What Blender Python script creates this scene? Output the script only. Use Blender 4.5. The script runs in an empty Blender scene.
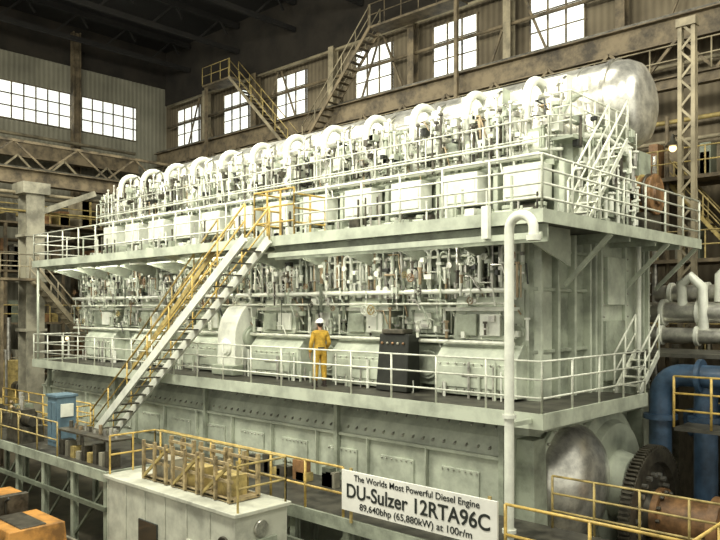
import bpy, math, random, bmesh
from mathutils import Vector, Matrix
random.seed(11)
OZ = 6.5     # world height of the camera above the shop floor (all z below are relative to eye level)
sc = bpy.context.scene

# ------------------------------------------------------------------ materials
def mat(name, col, rough=0.5, metal=0.0, var=0.15, scale=3.0, bump=0.0, emit=None, es=1.0, col2=None):
    m = bpy.data.materials.new(name); m.use_nodes = True
    nt = m.node_tree; b = nt.nodes['Principled BSDF']
    b.inputs['Roughness'].default_value = rough
    b.inputs['Metallic'].default_value = metal
    tc = nt.nodes.new('ShaderNodeTexCoord')
    nz = nt.nodes.new('ShaderNodeTexNoise'); nz.inputs['Scale'].default_value = scale
    nz.inputs['Detail'].default_value = 8; nz.inputs['Roughness'].default_value = 0.65
    nt.links.new(tc.outputs['Object'], nz.inputs['Vector'])
    rp = nt.nodes.new('ShaderNodeValToRGB')
    c2 = col2 if col2 else [c*(1-var*1.8) for c in col]
    c1 = [min(1, c*(1+var*0.5)) for c in col]
    rp.color_ramp.elements[0].position = 0.36; rp.color_ramp.elements[1].position = 0.6
    rp.color_ramp.elements[0].color = (*c2, 1); rp.color_ramp.elements[1].color = (*c1, 1)
    nt.links.new(nz.outputs['Fac'], rp.inputs['Fac'])
    nt.links.new(rp.outputs['Color'], b.inputs['Base Color'])
    if bump:
        bp = nt.nodes.new('ShaderNodeBump'); bp.inputs['Strength'].default_value = bump
        n2 = nt.nodes.new('ShaderNodeTexNoise'); n2.inputs['Scale'].default_value = scale*6
        nt.links.new(tc.outputs['Object'], n2.inputs['Vector'])
        nt.links.new(n2.outputs['Fac'], bp.inputs['Height'])
        nt.links.new(bp.outputs['Normal'], b.inputs['Normal'])
    if emit:
        b.inputs['Emission Color'].default_value = (*emit, 1)
        b.inputs['Emission Strength'].default_value = es
    return m

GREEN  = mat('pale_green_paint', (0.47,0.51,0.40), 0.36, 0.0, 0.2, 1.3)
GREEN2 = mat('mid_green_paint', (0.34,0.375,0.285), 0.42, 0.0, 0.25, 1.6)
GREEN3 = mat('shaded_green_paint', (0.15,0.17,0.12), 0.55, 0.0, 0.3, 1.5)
WHITE  = mat('offwhite_paint', (0.74,0.76,0.65), 0.36, 0.0, 0.12, 2.0)
RAILW  = mat('rail_paint', (0.68,0.70,0.58), 0.4, 0.0, 0.14, 4.0)
SILVER = mat('aluminium_cladding', (0.72,0.71,0.63), 0.3, 0.75, 0.25, 2.5)
STEEL  = mat('machined_steel', (0.58,0.57,0.50), 0.3, 0.8, 0.3, 4.0)
DARK   = mat('black_paint', (0.02,0.022,0.016), 0.4, 0.0, 0.2, 4.0)
DKSTL  = mat('dark_steel', (0.09,0.082,0.06), 0.42, 0.4, 0.35, 4.0)
YEL    = mat('yellow_paint', (0.58,0.41,0.11), 0.45, 0.0, 0.25, 5.0)
YELD   = mat('old_yellow_paint', (0.40,0.31,0.11), 0.55, 0.0, 0.3, 4.0)
ORANGE = mat('orange_paint', (0.42,0.20,0.04), 0.5, 0.0, 0.35, 2.0)
RUST   = mat('rust_primer', (0.25,0.135,0.055), 0.55, 0.0, 0.35, 3.0)
COPPER = mat('bronze_pipe', (0.36,0.28,0.17), 0.4, 0.5, 0.25, 4.0)
BROWN  = mat('brown_steelwork', (0.15,0.118,0.068), 0.7, 0.0, 0.4, 1.5)
BEIGE  = mat('beige_steelwork', (0.29,0.25,0.16), 0.65, 0.0, 0.3, 1.0)
GREYC  = mat('grey_column_paint', (0.30,0.285,0.21), 0.6, 0.0, 0.3, 1.2)
BLUE   = mat('blue_pipe_paint', (0.045,0.085,0.14), 0.35, 0.0, 0.3, 2.0)
BLUEC  = mat('blue_cabinet_paint', (0.11,0.18,0.22), 0.5, 0.0, 0.2, 3.0)
DECK   = mat('deck_plate', (0.065,0.062,0.046), 0.5, 0.1, 0.4, 2.5, 0.3)
WOOD   = mat('timber', (0.37,0.29,0.15), 0.7, 0.0, 0.35, 5.0, 0.2)
CABIN  = mat('cabin_paint', (0.50,0.51,0.41), 0.55, 0.0, 0.2, 1.4)
GLASSD = mat('dark_glass', (0.03,0.035,0.03), 0.12, 0.0, 0.1, 2.0)
PANE   = mat('daylight_glazing', (0.85,0.88,0.84), 0.3, 0.0, 0.05, 0.6, 0, (0.95,1.0,0.94), 1.0)
SIGNW  = mat('banner_board', (0.78,0.78,0.70), 0.6, 0.0, 0.05, 2.0)
INK    = mat('banner_ink', (0.015,0.02,0.015), 0.6, 0.0, 0.05, 2.0)
COVER  = mat('coverall_cloth', (0.55,0.34,0.04), 0.85, 0.0, 0.22, 9.0, 0.3)
SKIN   = mat('skin', (0.50,0.29,0.18), 0.55, 0.0, 0.08, 9.0)
HAIR   = mat('hair', (0.02,0.015,0.01), 0.6, 0.0, 0.1, 30.0)
HELMET = mat('helmet_shell', (0.80,0.79,0.70), 0.3, 0.0, 0.03, 4.0)
BOOT   = mat('boot_leather', (0.03,0.02,0.015), 0.5, 0.0, 0.2, 8.0)
LAMPM  = mat('warm_lamp', (0.9,0.6,0.3), 0.3, 0, 0.05, 2, 0, (1.0,0.72,0.35), 3.0)
TUBEL  = mat('added_fitting_tube', (0.9,0.9,0.8), 0.3, 0, 0.02, 2, 0, (1.0,1.0,0.85), 1.5)  # glow for the added fittings under the upper deck

def wallmat(name, c1, c2, axis):
    m = bpy.data.materials.new(name); m.use_nodes = True
    nt = m.node_tree; b = nt.nodes['Principled BSDF']; b.inputs['Roughness'].default_value = 0.85
    tc = nt.nodes.new('ShaderNodeTexCoord'); sp = nt.nodes.new('ShaderNodeSeparateXYZ')
    nt.links.new(tc.outputs['Object'], sp.inputs[0])
    cb = nt.nodes.new('ShaderNodeCombineXYZ')
    nt.links.new(sp.outputs[axis], cb.inputs[0]); nt.links.new(sp.outputs[2], cb.inputs[1])
    wv = nt.nodes.new('ShaderNodeTexWave'); wv.inputs['Scale'].default_value = 1.1; wv.bands_direction = 'X'
    wv.inputs['Distortion'].default_value = 0.3
    nt.links.new(cb.outputs[0], wv.inputs['Vector'])
    nz = nt.nodes.new('ShaderNodeTexNoise'); nz.inputs['Scale'].default_value = 0.45; nz.inputs['Detail'].default_value = 8
    nt.links.new(tc.outputs['Object'], nz.inputs['Vector'])
    mx = nt.nodes.new('ShaderNodeMath'); mx.operation = 'MULTIPLY_ADD'
    nt.links.new(wv.outputs['Fac'], mx.inputs[0]); mx.inputs[1].default_value = 0.15
    nt.links.new(nz.outputs['Fac'], mx.inputs[2])
    rp = nt.nodes.new('ShaderNodeValToRGB'); rp.color_ramp.elements[0].position = 0.35; rp.color_ramp.elements[1].position = 0.8
    rp.color_ramp.elements[0].color = (*c1,1); rp.color_ramp.elements[1].color = (*c2,1)
    nt.links.new(mx.outputs[0], rp.inputs['Fac']); nt.links.new(rp.outputs['Color'], b.inputs['Base Color'])
    bp = nt.nodes.new('ShaderNodeBump'); bp.inputs['Strength'].default_value = 0.3; bp.inputs['Distance'].default_value = 0.05
    nt.links.new(wv.outputs['Fac'], bp.inputs['Height']); nt.links.new(bp.outputs['Normal'], b.inputs['Normal'])
    return m
WALLB = wallmat('corrugated_wall_brown', (0.075,0.060,0.036), (0.19,0.158,0.10), 0)
WALLL = wallmat('corrugated_wall_grey', (0.13,0.125,0.09), (0.26,0.25,0.185), 1)
UPDARK  = mat('darkened_upper_cladding', (0.022,0.018,0.012), 0.95, 0.0, 0.3, 0.6)  # upper walls coloured near black to stand for unlit space under the roof
FLOORM = mat('oily_concrete', (0.11,0.096,0.064), 0.6, 0.0, 0.4, 0.6, 0.3)
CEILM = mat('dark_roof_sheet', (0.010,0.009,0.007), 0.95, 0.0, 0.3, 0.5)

# ------------------------------------------------------------------ mesh builder
class MB:
    def __init__(s): s.v=[]; s.f=[]; s.m=[]; s.sm=[]; s.mats=[]
    def mi(s, m):
        if m not in s.mats: s.mats.append(m)
        return s.mats.index(m)
    def add(s, vs, fs, m, smooth=False):
        o=len(s.v); k=s.mi(m)
        s.v += [tuple(p) for p in vs]
        for f in fs:
            s.f.append(tuple(o+i for i in f)); s.m.append(k); s.sm.append(smooth)
    def box(s,x0,x1,y0,y1,z0,z1,m,top=None):
        dx,dy = top if top else (0,0)
        vs=[(x0,y0,z0),(x1,y0,z0),(x1,y1,z0),(x0,y1,z0),(x0+dx,y0+dy,z1),(x1-dx,y0+dy,z1),(x1-dx,y1,z1),(x0+dx,y1,z1)]
        s.add(vs,[(0,3,2,1),(4,5,6,7),(0,1,5,4),(1,2,6,5),(2,3,7,6),(3,0,4,7)],m)
    def beam(s,p0,p1,w,h,m,up=(0,0,1)):
        p0=Vector(p0);p1=Vector(p1);d=(p1-p0).normalized();u=Vector(up)
        if abs(d.dot(u))>0.98: u=Vector((0,1,0))
        a=d.cross(u).normalized()*w/2; b=a.cross(d).normalized()*h/2
        vs=[p+q for p in (p0,p1) for q in (-a-b,a-b,a+b,-a+b)]
        s.add(vs,[(0,1,2,3),(7,6,5,4),(0,4,5,1),(1,5,6,2),(2,6,7,3),(3,7,4,0)],m)
    def ibeam(s,p0,p1,w,h,m,up=(0,0,1),t=0.04):
        p0=Vector(p0);p1=Vector(p1);d=(p1-p0).normalized();u=Vector(up)
        if abs(d.dot(u))>0.98: u=Vector((0,1,0))
        a=d.cross(u).normalized(); b=a.cross(d).normalized()*(h/2-t/2)
        s.beam(p0+b,p1+b,w,t,m,up); s.beam(p0-b,p1-b,w,t,m,up); s.beam(p0,p1,t,h-2*t,m,up)
    def lathe(s,o,ax,prof,m,n=16,smooth=True):
        o=Vector(o);ax=Vector(ax).normalized()
        u=Vector((0,0,1)) if abs(ax.z)<0.9 else Vector((1,0,0))
        a=ax.cross(u).normalized(); b=ax.cross(a).normalized()
        vs=[];fs=[]
        for d,r in prof:
            for i in range(n):
                t=2*math.pi*i/n
                vs.append(o+ax*d+(a*math.cos(t)+b*math.sin(t))*max(r,1e-4))
        for k in range(len(prof)-1):
            for i in range(n):
                j=(i+1)%n; fs.append((k*n+i,k*n+j,(k+1)*n+j,(k+1)*n+i))
        fs.append(tuple(range(n-1,-1,-1))); fs.append(tuple((len(prof)-1)*n+i for i in range(n)))
        s.add(vs,fs,m,smooth)
    def cyl(s,p0,p1,r,m,n=10,r1=None):
        p0=Vector(p0);p1=Vector(p1);L=(p1-p0).length
        s.lathe(p0,p1-p0,[(0,r),(L,r if r1 is None else r1)],m,n)
    def tube(s,pts,r,m,n=7):
        P=[Vector(p) for p in pts]; N=len(P)
        R=r if isinstance(r,(list,tuple)) else [r]*N
        d=(P[1]-P[0]).normalized(); u=Vector((0,0,1)) if abs(d.z)<0.9 else Vector((1,0,0))
        a=d.cross(u).normalized(); vs=[];fs=[]
        for k in range(N):
            if k==0: t=(P[1]-P[0])
            elif k==N-1: t=(P[-1]-P[-2])
            else: t=(P[k]-P[k-1]).normalized()+(P[k+1]-P[k]).normalized()
            t.normalize(); a=(a-t*a.dot(t))
            if a.length<1e-5: a=t.orthogonal()
            a.normalize(); b=t.cross(a)
            for i in range(n):
                th=2*math.pi*i/n; vs.append(P[k]+(a*math.cos(th)+b*math.sin(th))*R[k])
        for k in range(N-1):
            for i in range(n):
                j=(i+1)%n; fs.append((k*n+i,k*n+j,(k+1)*n+j,(k+1)*n+i))
        fs.append(tuple(range(n-1,-1,-1))); fs.append(tuple((N-1)*n+i for i in range(n)))
        s.add(vs,fs,m,True)
    def ell(s,c,r,m,n=14,k=9,rot=None):
        c=Vector(c);vs=[];fs=[]
        for i in range(k+1):
            ph=math.pi*i/k
            for j in range(n):
                th=2*math.pi*j/n
                p=Vector((r[0]*math.sin(ph)*math.cos(th),r[1]*math.sin(ph)*math.sin(th),r[2]*math.cos(ph)))
                if rot: p=rot@p
                vs.append(c+p)
        for i in range(k):
            for j in range(n):
                q=(j+1)%n; fs.append((i*n+j,i*n+q,(i+1)*n+q,(i+1)*n+j))
        s.add(vs,fs,m,True)
    def prismx(s,poly,x0,x1,m):
        n=len(poly); vs=[(x0,y,z) for y,z in poly]+[(x1,y,z) for y,z in poly]
        fs=[tuple(range(n)),tuple(range(2*n-1,n-1,-1))]+[(i,(i+1)%n,n+(i+1)%n,n+i) for i in range(n)]
        s.add(vs,fs,m)
    def wheel(s,c,ax,r,m):   # hand wheel
        c=Vector(c);ax=Vector(ax).normalized();a=ax.orthogonal().normalized();b2=ax.cross(a)
        s.tube([c+(a*math.cos(t)+b2*math.sin(t))*r for t in [2*math.pi*i/14 for i in range(15)]],r*.12,m,6)
        for t in (0,math.pi/2): 
            v=(a*math.cos(t)+b2*math.sin(t))*r; s.cyl(c-v,c+v,r*.08,m,6)
        s.cyl(c,c-ax*r*1.2,r*.12,m,6)
    def obj(s,name,parent=None,bevel=0,off=True):
        me=bpy.data.meshes.new(name)
        z=OZ if off else 0
        me.from_pydata([(p[0],p[1],p[2]+z) for p in s.v],[],s.f)
        for m in s.mats: me.materials.append(m)
        me.polygons.foreach_set('material_index',s.m); me.polygons.foreach_set('use_smooth',s.sm)
        me.update()
        bm=bmesh.new(); bm.from_mesh(me); bmesh.ops.recalc_face_normals(bm,faces=bm.faces)
        for e in bm.edges:
            if len(e.link_faces)==2 and e.calc_face_angle(0)>0.7: e.smooth=False
        bm.to_mesh(me); bm.free()
        o=bpy.data.objects.new(name,me); sc.collection.objects.link(o)
        if parent: o.parent=parent
        if bevel:
            b=o.modifiers.new('bevel','BEVEL'); b.width=bevel; b.segments=1; b.limit_method='ANGLE'; b.angle_limit=0.9
        return o
def empty(name):
    e=bpy.data.objects.new(name,None); sc.collection.objects.link(e); e.empty_display_size=0.3
    return e
def arc(c,r,a0,a1,n,u,v):
    c=Vector(c);u=Vector(u);v=Vector(v)
    return [c+(u*math.cos(a0+(a1-a0)*i/n)+v*math.sin(a0+(a1-a0)*i/n))*r for i in range(n+1)]
def rail(mb,pts,h,m,sp=1.2,bars=3,r=0.024):
    for k in range(len(pts)-1):
        a=Vector(pts[k]);b=Vector(pts[k+1]);L=(b-a).length;n=max(1,round(L/sp))
        for i in range(n+1):
            p=a.lerp(b,i/n); mb.cyl(p,p+Vector((0,0,h)),r*1.1,m,6)
        for j in range(bars):
            z=Vector((0,0,h*(j+1)/bars)); mb.cyl(a+z,b+z,r,m,6)
def stair(mb,top,bot,width_axis,w,m,mt,steps,sh=0.28,st=0.06,rm=None,rh=0.95,sides=(0,1)):
    T=Vector(top);B=Vector(bot);W=Vector(width_axis).normalized()*w
    for q in (Vector((0,0,0)),W): mb.beam(T+q,B+q,st,sh,m)
    for i in range(1,steps):
        p=T.lerp(B,i/steps)+W/2
        mb.beam(p-W/2,p+W/2,0.24,0.03,mt)
    if rm:
        for s_ in sides:
            q=W*s_; up=Vector((0,0,rh))
            mb.cyl(T+q+up,B+q+up,.028,rm,6); mb.cyl(T+q+up*.5,B+q+up*.5,.022,rm,6)
            n=max(2,int((B-T).length/1.3))
            for i in range(n+1):
                p=T.lerp(B,i/n)+q; mb.cyl(p,p+up,.025,rm,6)

NU=12; PITCH=1.78; X0=-9.3
UX=[X0-PITCH*i for i in range(NU)]
ZU=1.84; ZL=-2.05; XN=-7.0; XF=-29.5
engine=empty('marine_diesel_engine')

# ------------------------------------------------------------------ bedplate
b=MB()
prof=[(13.7,-2.25),(13.3,-2.7),(13.12,-3.1),(13.1,-4.4),(13.45,-5.3),(13.6,-6.5),(20.5,-6.5),(20.5,-2.25),(14.0,-2.25)]
b.prismx(prof,-30,-8.1,GREEN)
b.box(-30,-8.1,13.03,13.11,-3.14,-3.06,GREEN)
for i,x in enumerate(UX):
    b.box(x-.91,x-.87,13.0,13.11,-4.4,-3.1,GREEN)
    b.box(x-.5,x+.5,13.07,13.12,-4.1,-3.45,GREEN)
    for k in range(7):
        for z in (-4.05,-3.5): b.cyl((x-.45+k*.15,13.07,z),(x-.45+k*.15,13.03,z),.02,STEEL,6)
    for k in range(6): b.cyl((x-.8+k*.3,13.25,-2.9),(x-.8+k*.3,13.14,-2.95),.03,STEEL,6)
for k in range(70):
    x=-29.7+k*.31; b.cyl((x,13.55,-2.45),(x,13.42,-2.55),.025,STEEL,6)
b.obj('bedplate',engine,0.015)
b=MB()
b.lathe((-8.3,17.0,-4.15),(1,0,0),[(0,1.95),(.25,1.95),(.25,1.85),(.55,1.75),(.62,1.5),(.8,1.42),(.8,.8),(1.2,.7)],GREEN,40)
b.lathe((-8.2,15.3,-3.9),(1,0,0),[(0,1.35),(.25,1.35),(.55,1.28),(.8,1.05),(.95,.7),(1.0,.3)],SILVER,36)
b.lathe((-8.2,15.3,-3.9),(1,0,0),[(.2,1.45),(.32,1.45)],GREEN,36)
for k in range(24):
    t=2*math.pi*k/24; c=(15.3+1.4*math.cos(t),-3.9+1.4*math.sin(t)); b.cyl((-7.9,*c),(-7.82,*c),.035,STEEL,6)
for k in range(28):
    t=2*math.pi*k/28; b.cyl((-8.05,17+1.87*math.cos(t),-4.15+1.87*math.sin(t)),(-7.93,17+1.87*math.cos(t),-4.15+1.87*math.sin(t)),.05,STEEL,6)
b.box(-8.2,-7.75,13.3,20.3,-2.6,-2.27,GREEN)
b.box(-8.2,-7.6,13.3,13.9,-5.9,-2.7,GREEN2,(0.1,0.1))
b.box(-8.2,-7.7,18.9,19.02,-6,-2.6,GREEN2)
for k in range(9): b.cyl((-7.8,13.5+.3*k,-2.45),(-7.7,13.5+.3*k,-2.45),.04,STEEL,6)
b.obj('thrust_block_housing',engine,0.015)
# flywheel
b=MB()
FX,FY,FZ=-6.7,17.0,-4.72; FR=1.5
b.lathe((FX-.14,FY,FZ),(1,0,0),[(0,1.0),(0,FR),(.26,FR),(.26,1.2),(.14,1.16),(.14,.55),(.26,.52),(.26,.3)],DKSTL,64)
for k in range(90):
    t=2*math.pi*k/90; c=Vector((FX-.01,FY+(FR+.03)*math.cos(t),FZ+(FR+.03)*math.sin(t)))
    b.beam(c-Vector((.12,0,0)),c+Vector((.12,0,0)),.05,.09,DKSTL,(0,math.cos(t),math.sin(t)))
for k in range(20):
    t=2*math.pi*k/20; b.cyl((FX,FY+.9*math.cos(t),FZ+.9*math.sin(t)),(FX+.12,FY+.9*math.cos(t),FZ+.9*math.sin(t)),.055,STEEL,8)
b.lathe((FX-.6,FY,FZ),(1,0,0),[(0,.45),(.5,.45),(.5,.45)],STEEL,28)
b.obj('flywheel',engine)
b=MB()
b.lathe((FX+.16,FY,FZ),(1,0,0),[(0,.62),(.14,.62),(.14,.47),(1.2,.45),(1.2,.62),(1.42,.62),(1.42,.43),(4.2,.43)],RUST,32)
for k in range(12):
    t=2*math.pi*k/12; b.cyl((FX+.28,FY+.54*math.cos(t),FZ+.54*math.sin(t)),(FX+.38,FY+.54*math.cos(t),FZ+.54*math.sin(t)),.045,DKSTL,6)
b.box(-4.6,-4.0,16.3,17.7,-6.5,-4.9,DKSTL)
b.obj('drive_shaft',engine)

# ------------------------------------------------------------------ crankcase between decks
b=MB()
b.box(-30,-8.5,15.3,20.4,-2.25,1.8,GREEN)
b.box(-8.5,-8.15,17.2,20.4,-2.25,1.75,GREEN)
b.box(-8.5,-8.38,14.6,17.2,-2.25,1.75,GREEN2)
for y in (14.62,15.4,16.2,17.0): b.box(-8.4,-8.2,y,y+.1,-2.2,1.75,GREEN)
for z in (-1.0,.4,1.3): b.box(-8.4,-8.28,14.6,17.2,z,z+.08,GREEN2)
for y in (17.3,18.7,20.2):
    b.box(-8.15,-8.05,y,y+.1,-2.2,1.75,GREEN)
    for k in range(12): b.cyl((-8.15,y+.25,-2+.3*k),(-8.08,y+.25,-2+.3*k),.03,STEEL,6)
b.box(-8.15,-8.02,17.5,18.6,-1.8,-.3,GREEN2)
b.box(-8.15,-8.0,17.55,18.55,.1,1.3,GREEN); b.cyl((-8.0,19.4,-2.2),(-8.0,19.4,1.7),.07,WHITE,10); b.cyl((-8.0,19.7,-2.2),(-8.0,19.7,1.7),.04,GREEN2,8)
b.box(-9.3,-8.5,14.6,15.3,-2.2,1.75,GREEN)
for z in (-1.6,-.4,.8):
    b.box(-9.2,-8.6,14.55,14.6,z,z+.85,GREEN)
    for k in range(5):
        for zz in (z+.05,z+.8): b.cyl((-9.15+.12*k,14.55,zz),(-9.15+.12*k,14.52,zz),.02,STEEL,6)
for x in UX:
    xc=x+PITCH/2
    b.box(xc-.1,xc+.1,14.75,15.3,-2.05,1.75,GREEN)
    b.box(xc-.17,xc+.17,14.72,14.78,-2.05,1.75,GREEN)
    b.box(x-.62,x+.62,15.08,15.3,.55,1.65,GREEN2)
    b.box(x-.55,x+.55,15.02,15.08,.62,1.2,GREEN)
    for k in range(8): b.cyl((x-.5+k*.143,15.08,1.5),(x-.5+k*.143,14.98,1.5),.025,STEEL,6)
b.obj('crankcase_frame',engine,0.012)

b=MB()
for i in range(0,NU,2):
    x=UX[i]-.35
    b.prismx([(15.3,-2.0),(14.15,-2.0),(14.15,-1.15),(14.45,-.82),(15.3,-.82)],x-1.1,x+1.1,GREEN)
    b.box(x-1.0,x+1.0,14.1,14.15,-1.9,-1.25,GREEN)
    b.box(x-.9,x+.9,14.07,14.1,-1.82,-1.33,GREEN)
    b.cyl((x-.3,14.06,-1.55),(x+.3,14.06,-1.55),.02,STEEL,6)
    for k in range(9): 
        for z in (-1.86,-1.28): b.cyl((x-.95+k*.237,14.11,z),(x-.95+k*.237,14.05,z),.022,STEEL,6)
    b.box(x-.75,x+.75,14.35,15.3,-.72,.28,GREEN,(0.05,0.08))
    b.box(x-.95,x+.95,14.3,15.3,-.05,.04,WHITE)
    b.box(x-.6,x-.05,14.28,14.36,-.62,-.12,GREEN2); b.box(x+.05,x+.6,14.28,14.36,-.62,-.12,WHITE)
    for q in (-.5,-.17,.17,.5):
        b.lathe((x+q,14.7,.28),(0,0,1),[(0,.15),(.1,.15),(.1,.11),(.4,.11),(.4,.15),(.47,.15),(.47,.06),(.85,.05)],WHITE if abs(q)>.3 else STEEL,12)
for i in range(1,NU,2):
    x=UX[i]-.35
    b.box(x-.5,x+.5,14.75,15.3,-1.9,-.9,GREEN2)
    b.lathe((x,14.75,-1.4),(0,-1,0),[(0,.36),(.08,.36),(.08,.28),(.12,.28)],GREEN,20)
    b.box(x-.55,x+.55,14.5,15.3,-.6,.1,GREEN,(0.04,0.1))
    b.box(x-.3,x+.3,14.44,14.52,-.5,-.1,WHITE)
    for q in (-.28,.28): b.lathe((x+q,14.8,.1),(0,0,1),[(0,.2),(.15,.2),(.15,.13),(.6,.13),(.6,.18),(.68,.18),(.68,.06),(1.1,.05)],GREEN,14)
b.obj('crankcase_doors_and_pumps',engine,0.02)

b=MB()
for z,y,r,m in ((1.5,14.62,.05,GREEN),(1.28,14.55,.035,RAILW),(.42,14.28,.06,WHITE),(-.78,14.3,.05,RAILW),(-.66,14.38,.03,GREEN),(.12,14.22,.03,RAILW),(1.62,13.9,.06,GREEN),(1.6,13.5,.03,RAILW)):
    b.cyl((-29.8,y,z),(-8.7,y,z),r,m,8)
for i,x in enumerate(UX):
    for s_ in (-.6,-.3,0,.3,.6):
        m=random.choice([COPPER,GREEN,STEEL,WHITE,WHITE,RAILW])
        w=random.uniform(.1,.15); zb=random.uniform(.2,.5); zt=random.uniform(1.1,1.5)
        c=(x+s_,14.5,zt)
        pts=[(x+s_-w,14.5,zb)]+arc(c,w,math.pi,0,8,(1,0,0),(0,0,1))+[(x+s_+w,14.5,random.uniform(.3,.8))]
        b.tube(pts,random.uniform(.028,.05),m)
    for k in range(46):
        px=x+random.uniform(-.88,.88); py=random.uniform(14.15,14.9); z0=random.choice([-.7,-.6,.1,.25,.3,.6,.8]); h=random.uniform(.12,.8)
        m=random.choice([GREEN,GREEN,WHITE,WHITE,WHITE,STEEL,RAILW,GREEN2,DKSTL,COPPER,GREEN3])
        r=random.uniform(.012,.045)
        b.cyl((px,py,z0),(px,py,z0+h),r,m,7)
        b.cyl((px,py,z0+h-.05),(px,py,z0+h),r*1.8,m,7)
        if k%3==0: b.cyl((px,py,z0+h*.4),(px,py,z0+h*.4+.04),r*1.9,STEEL,7)
    for k in range(26):
        px=x+random.uniform(-.8,.8); py=random.uniform(14.15,14.7); z0=random.uniform(-.7,1.3); s1=random.uniform(.03,.11)
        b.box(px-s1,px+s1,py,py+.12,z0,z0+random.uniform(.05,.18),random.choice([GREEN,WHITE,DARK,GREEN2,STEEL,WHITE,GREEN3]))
    for k in range(12):
        px=x+random.uniform(-.8,.6); z0=random.uniform(-.6,1.4); py=random.uniform(14.15,14.6)
        b.tube([(px,15.0,z0),(px,py,z0),(px+random.uniform(.1,.4),py,z0),(px+.4,py,z0-random.uniform(.2,.6))],random.uniform(.014,.03),random.choice([COPPER,RAILW,STEEL,WHITE,DARK,GREEN]))
    for k in range(3): b.wheel((x+random.uniform(-.8,.8),14.12,random.uniform(-.5,1.2)),(0,-1,0),random.uniform(.07,.12),random.choice([RUST,DKSTL,WHITE,YELD]))
    for k in range(4): b.lathe((x+random.uniform(-.8,.8),14.3,random.uniform(.3,1.2)),(0,-1,0),[(0,.08),(.05,.08),(.05,.065)],random.choice([WHITE,STEEL]),12)
    for k in range(5):
        px=x+random.uniform(-.85,.85); h=random.uniform(.2,.9)
        b.cyl((px,14.02,ZL),(px,14.02,ZL+h),random.uniform(.02,.04),random.choice([GREEN,WHITE,STEEL]),7)
b.obj('fuel_and_oil_pipework',engine)

b=MB()
b.box(-12.35,-11.35,13.75,14.3,-2.03,-.62,DARK,(0.03,0.12)); b.box(-12.2,-11.5,13.8,14.2,-.62,-.5,DKSTL)
for k in range(5): b.cyl((-12.2+.17*k,13.86,-.85),(-12.2+.17*k,13.8,-.85),.035,GREYC if k%2 else RUST,10)
b.obj('local_control_stand',engine,0.02)
b=MB()
b.prismx([(14.9,-1.75),(13.75,-1.75),(13.75,-.9)]+[(14.9-1.15*math.cos(t),-.9+1.25*math.sin(t)) for t in [math.pi/2*k/8 for k in range(1,8)]]+[(14.9,.35)],-19.0,-18.1,WHITE)
b.box(-19.1,-18.0,13.6,14.9,-2.03,-1.72,GREEN2)
b.lathe((-18.1,14.4,-.9),(1,0,0),[(0,.38),(.06,.38),(.06,.3),(.1,.3)],GREEN2,20)
b.lathe((-18.55,13.76,-1.2),(0,-1,0),[(0,.28),(.06,.28),(.06,.22),(.1,.2)],WHITE,20)
b.obj('curved_gear_casing',engine,0.02)

# ------------------------------------------------------------------ cylinder block above upper deck
b=MB()
b.box(-30,-8.6,15.9,19.2,ZU,3.4,GREEN3)  # block coloured darker to stand for shade between the white panels
b.box(-30,-8.5,15.75,19.3,3.4,3.55,GREEN)
b.box(-30,-8.6,18.5,20.8,1.0,4.2,GREEN2)
for x in UX:
    x=x+.2; xc=x+PITCH/2
    b.box(xc-.07,xc+.07,15.55,15.9,ZU,3.45,GREEN)
    b.box(x-.52,x+.52,15.3,15.8,2.6,3.42,WHITE)
    b.box(x-.46,x+.46,15.27,15.3,2.66,3.36,WHITE)
    b.box(x-.3,x+.3,15.5,15.9,ZU+.02,2.5,DKSTL)
    b.lathe((x-.45,15.4,ZU+.05),(0,0,1),[(0,.1),(.5,.1),(.5,.14),(.6,.14)],GREEN,10)
    b.lathe((x+.45,15.4,ZU+.05),(0,0,1),[(0,.1),(.5,.1),(.5,.14),(.6,.14)],GREEN,10)
    for k in range(5): b.box(x-.7+k*.33,x-.66+k*.33,15.85,15.9,ZU+.1,2.5,WHITE)
b.obj('cylinder_block',engine,0.015)

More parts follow.
